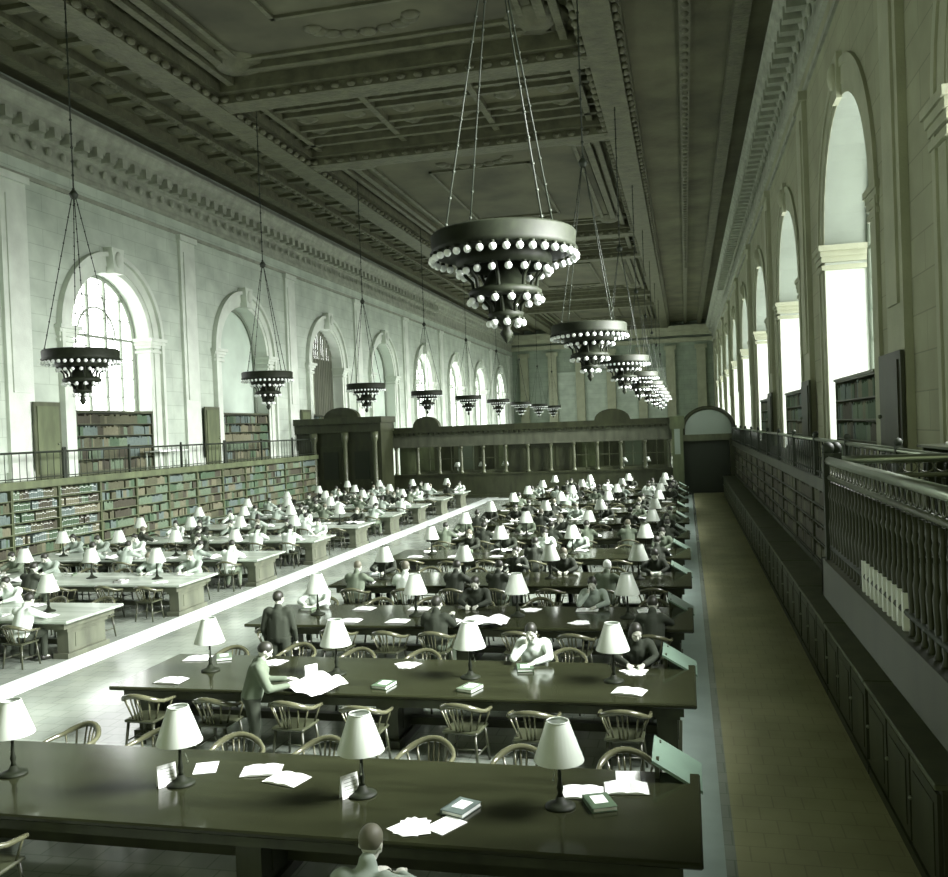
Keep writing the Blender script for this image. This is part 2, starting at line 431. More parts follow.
# egg/leaf ornaments along beams
y=YB
while y<75:
    for s in (-1,1):
        for dx,z in ((6.5,16.0),(7.7,16.05),(9.7,16.42)): orn.ball((cx+s*dx,y,z+.05),.17,6,4,sc_=(.8,1.2,.7))
    y+=.62
for (a,e) in groups[:3]:
    x=X0b+.8
    while x<X1b-.6:
        for yy in (a-.55,a+.6,e-.55,e+.6): orn.ball((x,yy,16.1),.15,6,4,sc_=(1.2,.8,.7))
        x+=.6
struct(bm_.build('ceiling_beams',M['ceilb']))
pn=MB()
spans=[(10,30),(38,58),(66,86),(94,112)]
for (a,e) in spans:
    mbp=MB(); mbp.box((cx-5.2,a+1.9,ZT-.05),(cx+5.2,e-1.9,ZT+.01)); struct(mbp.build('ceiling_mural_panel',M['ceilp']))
    for (i,z,w) in ((1.5,16.5,.3),(2.2,16.6,.18),(4.6,16.6,.14)):
        x0,x1,y0,y1=cx-7.1+i,cx+7.1-i,a+i,e-i
        pn.box((x0,y0,z),(x1,y0+w,ZT)); pn.box((x0,y1-w,z),(x1,y1,ZT)); pn.box((x0,y0,z),(x0+w,y1,ZT)); pn.box((x1-w,y0,z),(x1,y1,ZT))
    for x in (cx-5.2,cx+5.2):
        for yy in (a+2,e-2): orn.lathe([(1.1,0),(1.0,-.12),(.6,-.16),(.45,-.3),(.05,-.35)],(x,yy,ZT),12)
    # acanthus cartouche at the ends of each panel
    for yy in (a+3.6,e-3.6):
        for k in range(9):
            an=PI*k/8; orn.ball((cx+math.cos(an)*1.6,yy+math.sin(an)*.7,ZT-.06),.32,8,4,sc_=(1,.8,.4))
struct(pn.build('ceiling_panel_moulding',M['ceilb'])); struct(orn.build('ceiling_rosettes',M['ceilb']))

# ------------------------------------------------------------------ galleries
LG=-20.8; RG=2.4
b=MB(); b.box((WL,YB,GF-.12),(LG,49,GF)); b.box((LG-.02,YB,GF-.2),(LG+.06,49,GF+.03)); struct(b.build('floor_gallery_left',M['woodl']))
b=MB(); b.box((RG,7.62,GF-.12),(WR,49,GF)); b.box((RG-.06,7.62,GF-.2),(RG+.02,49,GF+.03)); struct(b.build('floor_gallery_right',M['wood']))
b=MB(); b.box((1.09,YB,GF-.16),(WR,7.62,GF-.02)); b.box((1.03,YB,GF-.28),(1.12,7.68,GF+.02)); b.box((1.03,7.6,GF-.28),(WR,7.68,GF+.02)); struct(b.build('floor_balcony',M['wood']))

def railing(x,y0,y1,label,top=.86,rich=False,along='Y',topm=None,bal=None,pale=None):
    r=empty('gallery_railing',(x,y0,GF)); L=y1-y0
    tag(r,label,'railing','gallery railings')
    topm=topm or M['iron']; bal=bal or M['iron']
    def P(a,z): return (0,a,z) if along=='Y' else (a,0,z)
    MB().tube([P(0,top),P(L,top)],.035,8).build('top_rail',topm,r)
    MB().tube([P(0,.12),P(L,.12)],.02,6).build('bottom_rail',M['iron'],r)
    if rich:
        m=MB().tube([P(0,top-.13),P(L,top-.13)],.02,6)
        k=.06
        while k<L-.05:
            q=[(k+.055*math.cos(2*PI*i/10),top-.065+.045*math.sin(2*PI*i/10)) for i in range(10)]
            m.tube([P(*v) for v in q],.006,4,closed=True); k+=.12
        m.build('scroll_band',M['woodm'],r)
    n=max(2,int(L/(.12 if rich else .32)))
    n=min(n,95)
    proto=None
    me=MB(); zt=top-.14 if rich else top
    if rich: me.lathe([(.012,.0),(.02,.03),(.012,.06),(.016,.2),(.022,.3),(.012,.36),(.012,zt*.75),(.02,zt*.8),(.012,zt*.86),(.014,zt-.02)],(0,0,0),8)
    else: me.tube([(0,0,0),(0,0,zt)],.012,5)
    me2=MB(); me2.v=list(me.v); me2.f=list(me.f); me2.m=list(me.m); me2.sm=list(me.sm)
    me=me.mesh('baluster',bal)
    if pale:
        me2.box((-.02,-.02,0),(.02,.02,.22),1); me2=me2.mesh('baluster',[bal,M['footlit']])  # pale feet stand in for light falling on these balusters
    for i in range(n):
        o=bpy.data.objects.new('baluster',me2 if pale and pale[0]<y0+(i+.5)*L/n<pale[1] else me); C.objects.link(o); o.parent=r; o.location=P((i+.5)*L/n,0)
    pm=MB().box((-.04,-.04,-.0),(.04,.04,top+.06)).ball((0,0,top+.1),.05,8,6).mesh('post',M['iron'])
    for a in ([0,L] if L<6 else [0,L/3,2*L/3,L]):
        o=bpy.data.objects.new('post',pm); C.objects.link(o); o.parent=r; o.location=P(a,0)
for i in range(3): railing(LG,15.8+LB*i,15.8+LB*(i+1)-.1,'dark iron gallery railing over book wall below window side, %s length from camera'%ORD[i],.95)
for i in range(4): railing(RG,7.9+10.3*i,7.9+10.3*(i+1)-.1,'dark iron railing along shaded side gallery, %s length from camera'%ORD[i],.72,topm=M['brass'])
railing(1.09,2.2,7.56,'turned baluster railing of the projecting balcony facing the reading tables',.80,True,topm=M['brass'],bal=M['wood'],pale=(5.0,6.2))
railing(1.15,7.6,7.6+2.4,'turned baluster railing closing the far end of the projecting balcony',.80,True,along='X',topm=M['brass'],bal=M['wood'])
bpy.context.view_layer.update()

# ------------------------------------------------------------------ bookcases and books
books_indiv=[]; stuff=MB(); NB=[0]
def bookcase(x,sgn,y0,L,z0,h,ns,label,group,depth=.32,wood='woodl',name='bookcase'):
    """front face at x, body toward sgn; runs along Y"""
    r=empty(name,(x,y0,z0)); tag(r,label,'bookcase',group)
    s=sgn
    MB().box((s*(depth-.02),0,0),(s*depth,L,h)).build('back_panel',M[wood],r)
    for yy in (0,L-.04): MB().box((0,yy,0),(s*(depth-.02),yy+.04,h)).build('side_panel',M[wood],r)
    for k in range(ns+1):
        z=.12+(h-.2)*k/ns
        MB().box((s*.0,.04,z-.015),(s*(depth-.02),L-.04,z+.015)).build('shelf',M[wood],r)
    MB().box((-s*.04,-.0,h-.06),(s*depth,L,h)).build('cornice',M[wood],r)
    MB().box((-s*.02,0,0),(s*.02,L,.1)).build('plinth',M[wood],r)
    return [(x+s*.03,y0+.05,y0+L-.05,z0+.12+(h-.2)*k/ns+.015,(h-.2)/ns-.05) for k in range(ns)]
bookmesh={}
def fill(rows,sgn,casename,individual,minz=0,depth=.24,thick=(.06,.13),indmin=0,cols=(0,1,2,3,4,5)):
    for k,(x,ya,yb,z,hh) in enumerate(rows):
        if z+hh<minz: continue
        y=ya; n=0; ci=random.choice(cols)
        while y<yb-.1:
            if random.random()<.25: ci=random.choice(cols)
            t=random.uniform(*thick); h=hh*random.uniform(.72,.97)
            if y+t>yb: break
            if random.random()<.04: y+=t; continue
            if individual and k>=indmin and NB[0]<258 and n<20:
                key=(ci,round(t,2),round(h,2),sgn)
                if key not in bookmesh:
                    t_,h_=key[1],key[2]
                    m=MB().bbox((0 if sgn>0 else -depth,.001,0),(depth if sgn>0 else 0,t_-.002,h_),.008)
                    m.box((-.002*sgn,.003,h_*.75),(0,t_-.004,h_*.8),1); m.box((-.002*sgn,.003,h_*.12),(0,t_-.004,h_*.15),1)
                    bookmesh[key]=m.mesh('book',[BOOKC[ci],M['print']])
                o=bpy.data.objects.new('book',bookmesh[key]); C.objects.link(o); o.location=(x,y,z)
                tag(o,'%s cloth volume, %s from near end, shelf %s from top, %s'%(BOOKN[ci],NTH[n],NTHLOW[len(rows)-1-k],casename),'book','volumes in the bookcases')
                t=key[1]; NB[0]+=1
            else:
                stuff.box((x,y,z),(x+sgn*depth,y+t-.003,z+h),ci)
            y+=t; n+=1
NTHLOW=['first','second','third','fourth','fifth','sixth','seventh','eighth']
# lower cases along the window-side wall
y=15.4; i=0; 
while y<47.5:
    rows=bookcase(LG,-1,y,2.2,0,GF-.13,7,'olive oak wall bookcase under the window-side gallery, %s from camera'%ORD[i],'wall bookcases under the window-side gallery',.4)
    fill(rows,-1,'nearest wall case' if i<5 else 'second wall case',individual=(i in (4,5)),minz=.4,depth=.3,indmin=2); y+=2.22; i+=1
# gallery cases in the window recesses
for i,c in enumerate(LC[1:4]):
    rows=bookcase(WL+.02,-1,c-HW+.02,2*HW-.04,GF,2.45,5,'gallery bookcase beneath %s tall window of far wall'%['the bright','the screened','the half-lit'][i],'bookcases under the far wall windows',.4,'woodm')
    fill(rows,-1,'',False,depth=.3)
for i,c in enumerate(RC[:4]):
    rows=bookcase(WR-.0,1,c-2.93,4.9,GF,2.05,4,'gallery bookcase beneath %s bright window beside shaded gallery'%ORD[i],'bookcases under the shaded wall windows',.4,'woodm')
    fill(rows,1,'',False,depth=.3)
# lower cases under right gallery with projecting ledge
y=7.7; i=0
while y<48:
    r=empty('base_cabinet',(1.85,y,0)); tag(r,'dark low cabinet with ledge under the shaded side gallery, %s from camera'%ORD[i],'cabinet','low cabinets under the shaded gallery')
    MB().box((.03,0,.1),(.6,2.9,1.0)).build('body',M['wood'],r)
    MB().box((0,0,0),(.6,2.9,.1)).build('plinth',M['wood'],r)
    MB().bbox((-.03,0,1.0),(.62,2.92,1.05),.01).build('ledge',M['woodm'],r)
    for k in range(3):
        d=MB().box((0,.05+k*.95,.15),(.03,.93+k*.95,.95)).box((-.01,.15+k*.95,.25),(0,.83+k*.95,.85)).build('door',M['wood'],r)
        MB().ball((-.025,.85+k*.95,.6),.02,8,6).build('knob',M['brass'],d)
    rows=bookcase(2.47,1,y,2.9,1.05,GF-1.05-.14,4,'dark bookcase standing on low cabinet under shaded gallery, %s from camera'%ORD[i],'dark bookcases under the shaded gallery',.34,'wood')
    fill(rows,1,'',False,depth=.26,cols=(2,2,0))
    y+=2.95; i+=1
so=stuff.build('shelved_books',BOOKC); tag(so,'rows of cloth-bound volumes filling the remaining wall and gallery bookcases','books','volumes in the bookcases','stuff')

# dark panels on piers
for i,y in enumerate((27.5,38.9,49.8)):
    g=empty('cabinet_door',(WL+.2,y,GF)); tag(g,'tall dark olive wall cupboard door on far gallery pier, %s from camera'%ORD[i],'cupboard','tall pier cupboards')
    MB().box((0,-.68,0),(.06,.68,2.7)).build('frame',M['woodm'],g); MB().box((.06,-.55,.15),(.09,.55,2.55)).build('panel',M['woodl'],g)
    MB().ball((.12,.45,1.2),.04).build('knob',M['brass'],g)
for i,y in enumerate((16.9,28.2,39.8)):
    g=empty('cabinet_door',(WR-.16,y,GF)); tag(g,'tall dark cupboard door between windows of shaded gallery, %s from camera'%ORD[i],'cupboard','tall pier cupboards')
    MB().box((0,-.85,0),(-.06,.85,2.2)).build('frame',M['wood'],g); MB().box((-.06,-.7,.15),(-.09,.7,2.05)).build('panel',M['wood'],g)
    MB().ball((-.12,.6,1.1),.04).build('knob',M['brass'],g)
# white papers lying on the balcony shelf by the wall
for i in range(5):
    o=MB().bbox((-.14,-.19,0),(.14,.19,random.uniform(.03,.06)),.005).build('paper_stack',M['paper'],None,(2.75+.04*i,8.4+.5*i,0),(0,0,.2*i))
    o.location.z=3.62+.03
    tag(o,'white paper stack on dark shelf of shaded gallery, %s from the balcony'%NTH[i],'papers','paper stacks on the gallery shelf')
sh=empty('gallery_shelf',(2.95,8.0,GF)); tag(sh,'dark waist-high shelf on shaded gallery carrying white paper stacks','shelf')
MB().bbox((-.45,0,.77),(.3,2.9,.8),.008).build('top',M['wood'],sh)
for yy in (.05,1.4,2.8): MB().box((-.4,yy,0),(.25,yy+.05,.77)).build('support',M['wood'],sh)
# pale desk on far gallery
dk=empty('gallery_desk',(-21.5,34.2,GF)); tag(dk,'small white-topped desk behind far gallery railing near the bright window','desk')
MB().bbox((-.4,-1.1,.72),(.4,1.1,.76),.01).build('top',M['paper'],dk)
for a in (-.32,.32):
    for c_ in (-1,1): MB().tube([(a,c_,0),(a,c_,.72)],.03,6).build('leg',M['cloL'],dk)
for k in range(3):
    o=MB().bbox((-.12,-.16,0),(.12,.16,.05+.03*k),.01).build('paper_stack',M['paper'],None,(-21.45,33.5+.6*k,GF+.76),(0,0,.3*k)); tag(o,'white paper pile on small gallery desk, %s from camera'%ORD[k],'papers','piles on the gallery desk')

# ------------------------------------------------------------------ screen at the middle of the hall
SY=51.0
scr=empty('delivery_screen',(0,SY,0)); tag(scr,'long dark wooden colonnaded screen crossing the hall behind the tables','screen')
x0,x1=-17.0,-.75
MB().box((x0,0,0),(x1,.5,1.35)).box((x0,-.08,1.35),(x1,.5,1.45)).box((x0,-.06,0),(x1,.5,.2)).build('base_panel',M['wood'],scr)
MB().box((x0,0,3.05),(x1,.5,3.9)).box((x0,-.06,3.05),(x1,.5,3.15)).build('frieze',M['woodf'],scr)
f=MB().box((x0-.1,-.25,3.9),(x1+.1,.55,4.02)).box((x0-.1,-.15,4.02),(x1+.1,.55,4.25))
x=x0
while x<x1: f.box((x,-.2,3.78),(x+.14,0,3.9)); x+=.3
f.build('cornice',M['wood'],scr)
n=12; cm=MB().lathe([(.14,0),(.14,.08),(.10,.12),(.10,.2),(.095,1.3),(.08,1.42),(.13,1.5),(.13,1.6)],(0,0,0),12).mesh('column',M['woodm'])
for k in range(n+1):
    o=bpy.data.objects.new('column',cm); C.objects.link(o); o.parent=scr; o.location=(x0+.2+(x1-x0-.4)*k/n,.0,1.45)
for k in range(n):
    xa=x0+.3+(x1-x0-.4)*k/n; w=(x1-x0-.4)/n-.2
    if k in (0,5,6,7): MB().box((xa,.3,1.45),(xa+w,.34,3.05)).box((xa+.15,.27,1.7),(xa+w-.15,.3,2.8)).build('dark_infill',M['woodl' if k==0 else 'wood'],scr)  # dark panels added to cut the brightness of these openings
    else:
        g=MB(); g.box((xa,.2,2.3),(xa+w,.24,2.34)); g.box((xa+w/2-.02,.2,1.45),(xa+w/2+.02,.24,3.05)); g.box((xa,.2,1.45),(xa+w,.24,1.6)); g.build('glazing_bar',M['woodm'],scr)
for px,w in ((-14.9,.8),(-4.0,1.0),(-20.2,1.1)):
    q=[(px-w,4.2)]+[(px-w*math.cos(PI*i/12),4.25+.62*math.sin(PI*i/12)) for i in range(13)]+[(px+w,4.2)]
    zz=0 if px>-18 else .75
    q=[(a,b_+zz) for a,b_ in q]
    MB().prism(q,1,-.1,.4).build('pediment',M['wood'],scr)
# lamps and pots seen through the openings
for i,xx in enumerate((-13.3,-11.8,-10.4,-9.2,-3.5,-2.2)):
    o=MB().lathe([(.10,0),(.10,.03),(.02,.05),(.02,.35),(.24,.36),(.12,.62)],(0,0,0),12).build('counter_lamp',M['shade'],None,(xx,SY+.9,1.45)); tag(o,'small pale lamp on counter behind the screen columns, %s from its far end'%NTH[i],'lamp','lamps behind the screen')
ct=MB().bbox((-16.8,SY+.65,0),(-1.0,SY+1.3,1.45),.02).build('service_counter',M['woodm']); tag(ct,'long wooden service counter behind the colonnaded screen','counter')
bs=empty('dark_backing',(0,SY+4,0)); tag(bs,'dark backing wall added behind the service counter to darken the screen openings','shelf')  # added backing that darkens the view through the openings
MB().box((-16.8,0,0),(-1.0,.5,3.6)).build('body',M['woodm'],bs)
for k in range(12): MB().box((-16.6+k*1.3,-.05,1.5),(-15.6+k*1.3,0,3.2)).build('panel',M[['woodl','wood','cloM','wood'][k%4]],bs)
# taller left vestibule block
vb=empty('vestibule',(0,48.3,0)); tag(vb,'tall dark wooden vestibule block against far wall at end of screen','vestibule')
MB().box((-22.1,.3,0),(-16.9,2.4,4.4)).build('body',M['wood'],vb)
MB().box((-22.1,.0,4.1),(-16.8,2.4,4.6)).box((-22.1,-.15,4.6),(-16.7,2.4,4.95)).build('cornice',M['wood'],vb)
for xx in (-20.9,-19.0,-17.2): MB().lathe([(.2,0),(.2,.3),(.14,.4),(.13,3.5),(.2,3.7),(.22,4.1)],(xx,.05,0),12).build('column',M['woodm'],vb)
for xx in (-20.6,-18.7): 
    d=MB().box((xx,.22,.1),(xx+1.3,.3,3.3)).build('door',M['wood'],vb); MB().box((xx+.2,.19,1.4),(xx+1.1,.22,3.0)).build('pane',M['cloD'],d); MB().ball((xx+1.2,.18,1.2),.05).build('knob',M['brass'],d)
# right pier + portal
pr=empty('portal',(0,SY,0)); tag(pr,'dark arched wooden portal at end of screen under pale lunette','doorway')
MB().box((-.75,-.2,0),(-.15,.6,3.6)).box((-.85,-.3,3.6),(-.05,.6,4.3)).build('pier',M['woodl'],pr)
MB().box((-.62,-.24,2.2),(-.32,-.2,4.0)).build('notice_board',M['cloG'],pr)
MB().box((2.3,-.2,0),(2.9,.6,3.0)).build('pier',M['wood'],pr)
MB().box((-.15,-.1,2.9),(2.9,.5,3.25)).build('lintel',M['woodm'],pr)
q=[(-.15,3.25)]+[(1.2-1.35*math.cos(PI*i/16),3.55+1.15*math.sin(PI*i/16)) for i in range(17)]+[(2.55,3.25)]
MB().prism(q,1,0,.3).build('lunette',M['cloG'],pr)
MB().tube([(p[0],-.05,p[1]) for p in q],.11,8).build('arch_moulding',M['wood'],pr)
MB().box((-.15,.25,0),(2.3,.35,2.9)).build('door',M['iron'],pr)
b=MB(); b.box((3.0,51,0),(WR,51.5,GF+.2)); struct(b.build('wall_gallery_end',M['wood']))

# ------------------------------------------------------------------ chandeliers
def chain(m,p,q,n=0,r=.012):
    p,q=Vector(p),Vector(q); m.tube([p,q],r,5)
    L=(q-p).length; k=int(L/.35)
    for i in range(k): m.ball(p+(q-p)*(i+.5)/k,r*2.1,5,4)
def make_chandelier(detail,label,name='chandelier'):
    r=empty(name); tag(r,label,'chandelier','tiered globe chandeliers')
    m=MB(); chain(m,(0,0,4.3),(0,0,ZT-6.3),r=.02); m.lathe([(.02,0),(.09,.05),(.12,.15),(.05,.25)],(0,0,4.2),8); m.build('chain',M['iron'],r)
    for k in range(4):
        a=PI/4+k*PI/2; m=MB(); chain(m,(.9*math.cos(a),.9*math.sin(a),.12),(.05*math.cos(a),.05*math.sin(a),4.25)); m.build('suspension_chain',M['iron'],r)
    MB().lathe([(.05,.24),(.85,.24),(.93,.25),(.96,.22),(.95,.05),(.98,.0),(.90,-.03),(.30,.0),(.1,.0)],(0,0,0),40,cap=False).build('crown_drum',M['bronze'],r)
    MB().lathe([(.60,-.0),(.64,-.10),(.62,-.20),(.52,-.20),(.46,.0)],(0,0,0),32,cap=False).build('tier_ring',M['bronze'],r)
    MB().lathe([(.12,-.1),(.30,-.44),(.44,-.48),(.49,-.52),(.47,-.58),(.34,-.60),(.14,-.55)],(0,0,0),28,cap=False).build('tier_ring',M['bronze'],r)
    MB().lathe([(.12,.0),(.10,-.5),(.16,-.76),(.24,-.8),(.22,-.86),(.10,-.9),(.05,-1.0),(.09,-1.06),(.05,-1.14),(.0,-1.2)],(0,0,0),20,cap=False).build('finial',M['bronze'],r)
    sc_=MB()
    for k in range(8):
        a=k*PI/4; pts=[(.58,-.18),(.52,-.28),(.44,-.36),(.42,-.5),(.30,-.62),(.22,-.70),(.20,-.82)]
        sc_.tube([(p[0]*math.cos(a),p[0]*math.sin(a),p[1]) for p in pts],.025,6)
    sc_.build('scroll_arm',M['bronze'],r)
    spots=[]
    for R,z,n in ((.95,-.09,36),(.60,-.27,18),(.47,-.64,14),(.22,-.93,8)):
        for i in range(n if R>.9 else n):
            a=2*PI*(i+.3)/n; spots.append((R*math.cos(a),R*math.sin(a),z))
    if detail:
        gm=MB().ball((0,0,-.0),.05,12,8).lathe([(.03,.03),(.03,.075)],(0,0,0),8,1).mesh('globe',[M['globe'],M['bronze']])
        for s_ in spots[::1][:100]:
            o=bpy.data.objects.new('globe',gm); C.objects.link(o); o.parent=r; o.location=s_
        m=MB()
        for s_ in spots[100:]: m.ball(s_,.05,10,6)
        if len(spots)>100:
            o=m.build('globe_cluster',M['globe'],r); o['kind']='stuff'
    else:
        m=MB()
        for s_ in spots: m.ball(s_,.05,7,5)
        o=m.build('globe_cluster',M['globe'],r); o['kind']='stuff'
    return r
CHR=[(-2.26,11.7),(-2.3,22.9),(-2.2,34.5),(-2.2,46),(-2.2,57),(-2.2,68),(-2.2,79),(-2.2,90)]
c1=make_chandelier(True,'largest globe-studded tiered chandelier hanging nearest over the near-block tables'); c1.location=(CHR[0][0],CHR[0][1],6.32)
reg(c1); c2=copy_tree(c1); c2.location=(CHR[1][0],CHR[1][1],6.3); c2['label']='second tiered globe chandelier over the near-block tables, behind the largest'
c3=make_chandelier(False,'x'); reg(c3); used=[False]
for i,(x,y) in enumerate(CHR[2:]):
    o=place(c3,used,x,y,6.3,.2*i); o['label']='tiered globe chandelier, %s from camera in the row over the near-block tables'%ORD[i+2]
for i in range(9):
    o=place(c3,used,-15.42,20.7+10.83*i,6.23,.3*i); o['label']='tiered chandelier, %s from camera in the row along the far window wall'%ORD[i]

# ------------------------------------------------------------------ tables
def make_table(mt,sub,sgn):
    r=empty('reading_table'); L=7.64; x0,x1=-L/2,L/2; hw=.87
    MB().bbox((x0,-hw,.71),(x1,hw,.765),.015).build('table_top',M[mt],r)
    MB().box((x0+.15,-hw+.12,.58),(x1-.15,hw-.12,.71)).build('apron',M[sub],r)
    for x in (x0+.35,0,x1-.35):
        p=MB(); p.box((x-.12,-.55,.1),(x+.12,.55,.58)); p.box((x-.16,-.62,0),(x+.16,.62,.1)); p.box((x-.15,-.6,.5),(x+.15,.6,.58))
        p.box((x-.13,-.35,.18),(x+.13,.35,.45)); p.build('pedestal',M[sub],r)
    MB().box((x0+.4,-.06,.14),(x1-.4,.06,.24)).build('foot_rail',M[sub],r)
    # sloping board at the side-aisle end
    if sgn:
        e=MB(); X=x1-.42
        e.add([(X,.62,.93),(X,1.30,.93),(X+.44,1.30,.67),(X+.44,.62,.67),(X,.62,.96),(X,1.30,.96),(X+.44,1.30,.70),(X+.44,.62,.70)],
              [(0,3,2,1),(4,5,6,7),(0,1,5,4),(1,2,6,5),(2,3,7,6),(3,0,4,7)])
        e.build('sloping_board',M['leaf'],r)
        MB().box((X+.02,.70,.765),(X+.06,.78,.94)).box((X+.02,1.18,.0),(X+.07,1.25,.93)).box((X+.02,.8,.6),(X+.06,1.25,.66)).build('board_bracket',M['wood'],r)
    return r
TY=[7.57+3.78*i for i in range(11)]
TXN,TXF=-3.80,-15.0
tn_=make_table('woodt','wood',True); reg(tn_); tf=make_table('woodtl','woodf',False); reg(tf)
un,uf=[False],[False]
for i,y in enumerate(TY):
    o=place(tn_,un,TXN,y,0,0); tag(o,'long dark reading table, %s from camera in the block beside the side aisle'%ORD[i],'table','long reading tables')
    if i>=1:
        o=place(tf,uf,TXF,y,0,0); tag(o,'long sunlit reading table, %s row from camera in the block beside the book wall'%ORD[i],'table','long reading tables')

# ------------------------------------------------------------------ lamps
def lamp_proto(detail):
    prof_base=[(.13,0),(.13,.015),(.09,.03),(.05,.05),(.03,.09)]
    stem=[(.028,.09),(.02,.12),(.03,.16),(.02,.2),(.015,.26),(.013,.40),(.02,.42),(.012,.46)]
    sh=[(.215,.40),(.213,.41),(.102,.72),(.092,.735)]
    if detail:
        r=empty('table_lamp')
        MB().lathe(prof_base,(0,0,0),20).build('base',M['bronze'],r)
        MB().lathe(stem,(0,0,0),12).tube([(-.0,0,.3),(0,0,.7)],.006,6).build('stem',M['bronze'],r)
        MB().lathe(sh,(0,0,0),28,cap=False).lathe([(.208,.402),(.096,.715)],(0,0,0),28,1,cap=False).tube([(  .094*math.cos(2*PI*i/24),.094*math.sin(2*PI*i/24),.735) for i in range(24)],.006,5,0,True).build('lamp_shade',[M['shade'],M['shadein']],r)
        MB().ball((0,0,.5),.04,8,6).build('bulb',M['globe'],r)
        MB().tube([(.04,-.02,.3),(.06,-.03,.22)],.004,5).ball((.06,-.03,.21),.01,6,4).build('pull_switch',M['brass'],r)
        return r
    m=MB().lathe(prof_base,(0,0,0),10,1).lathe(stem,(0,0,0),6,1).lathe(sh,(0,0,0),14,cap=False).lathe([(.105,.733),(.02,.74)],(0,0,0),10,1,cap=False)
    return m.build('table_lamp',[M['shade'],M['bronze']])
ld=lamp_proto(True); reg(ld); lf=lamp_proto(False); reg(lf); ud,ufr=[False],[False]
LXN=[-6.60,-4.75,-2.905,-1.056]; LXF=[-17.8,-15.95,-14.1,-12.25]
for i,y in enumerate(TY):
    for blk,xs in (('near',LXN),('far',LXF)):
        if blk=='far' and i<1: continue
        for k,x in enumerate(xs):
            kk=(k if blk=='near' else 3-k)
            det = i<3
            jx,jy=random.uniform(-.04,.04),random.uniform(-.06,.06)
            if i==0: jx=[0,.0,-.03,-.09][k]; jy=-.02
            if i==1 and blk=='near': jx=[0,.04,.06,.07][k]; jy=0
            o=place(ld if det else lf, ud if det else ufr, x+jx,y+jy,.765,random.uniform(0,6))
            tag(o,'pale conical-shade lamp on %s %s-block table, %s lamp from central aisle'%(ORD[i],blk,NTH[kk]),'lamp','cone-shaded table lamps')

# ------------------------------------------------------------------ chairs
def chair_parts():
    out=[]
    m=MB(); m.bbox((-.22,-.21,.42),(.22,.22,.455),.02); out.append(('seat',m,'seat'))
    # U rail: arms forward (+y = facing), back raised
    pts=[]
    for i in range(15):
        a=PI*i/14; x=.29*math.cos(a); yv=-.02-.27*math.sin(a); z=.68+.11*math.sin(a)**2
        pts.append((x,yv,z))
    pts=[(.28,.17,.66),(.29,.08,.67)]+pts+[(-.29,.08,.67),(-.28,.17,.66)]
    m=MB().tube(pts,[.02,.024]+[.026]*3+[.034]*9+[.026]*3+[.024,.02],8); out.append(('back_rail',m,'chair'))
    for i in (2,4,6,7,8,10,12):
        sp=MB(); out.append(('spindle',sp,'chair')); a=PI*i/14; sp.tube([(.19*math.cos(a),-.02-.17*math.sin(a),.45),(.285*math.cos(a),-.02-.265*math.sin(a),.67+.1*math.sin(a)**2)],.012,5)
    for s in (-1,1):
        sp=MB().tube([(s*.2,.12,.45),(s*.28,.12,.66)],.013,5); out.append(('spindle',sp,'chair'))
    for sx in (-1,1):
        for sy in (-1,1): out.append(('leg',MB().tube([(sx*.18,sy*.17,.42),(sx*.22,sy*.21,0)],[.022,.016],6),'seat'))
    st=MB()
    for s in (-1,1): st.tube([(s*.2,-.19,.18),(s*.2,.19,.18)],.011,5)
    st.tube([(-.2,0,.18),(.2,0,.18)],.011,5); out.append(('stretcher',st,'seat'))
    return out
cr=empty('reading_chair')
for nm,m,mm in chair_parts(): m.build(nm,M[mm],cr)
reg(cr)
# simpler joined chair for the far rows
m=MB(); 
m.bbox((-.22,-.21,.42),(.22,.22,.455),.02,1)
pts=[(.28,.17,.66)]+[(.29*math.cos(PI*i/8),-.02-.27*math.sin(PI*i/8),.68+.11*math.sin(PI*i/8)**2) for i in range(9)]+[(-.28,.17,.66)]
m.tube(pts,.03,6)
for sx in (-1,1):
    for sy in (-1,1): m.tube([(sx*.18,sy*.17,.42),(sx*.22,sy*.21,0)],.02,4,1)
for i in (1,2,4,6,7):
    a=PI*i/8; m.tube([(.19*math.cos(a),-.02-.17*math.sin(a),.45),(.285*math.cos(a),-.02-.265*math.sin(a),.67+.1*math.sin(a)**2)],.012,4)
cf=m.build('reading_chair',[M['chair'],M['seat']]); reg(cf)
uc,ucf=[False],[False]

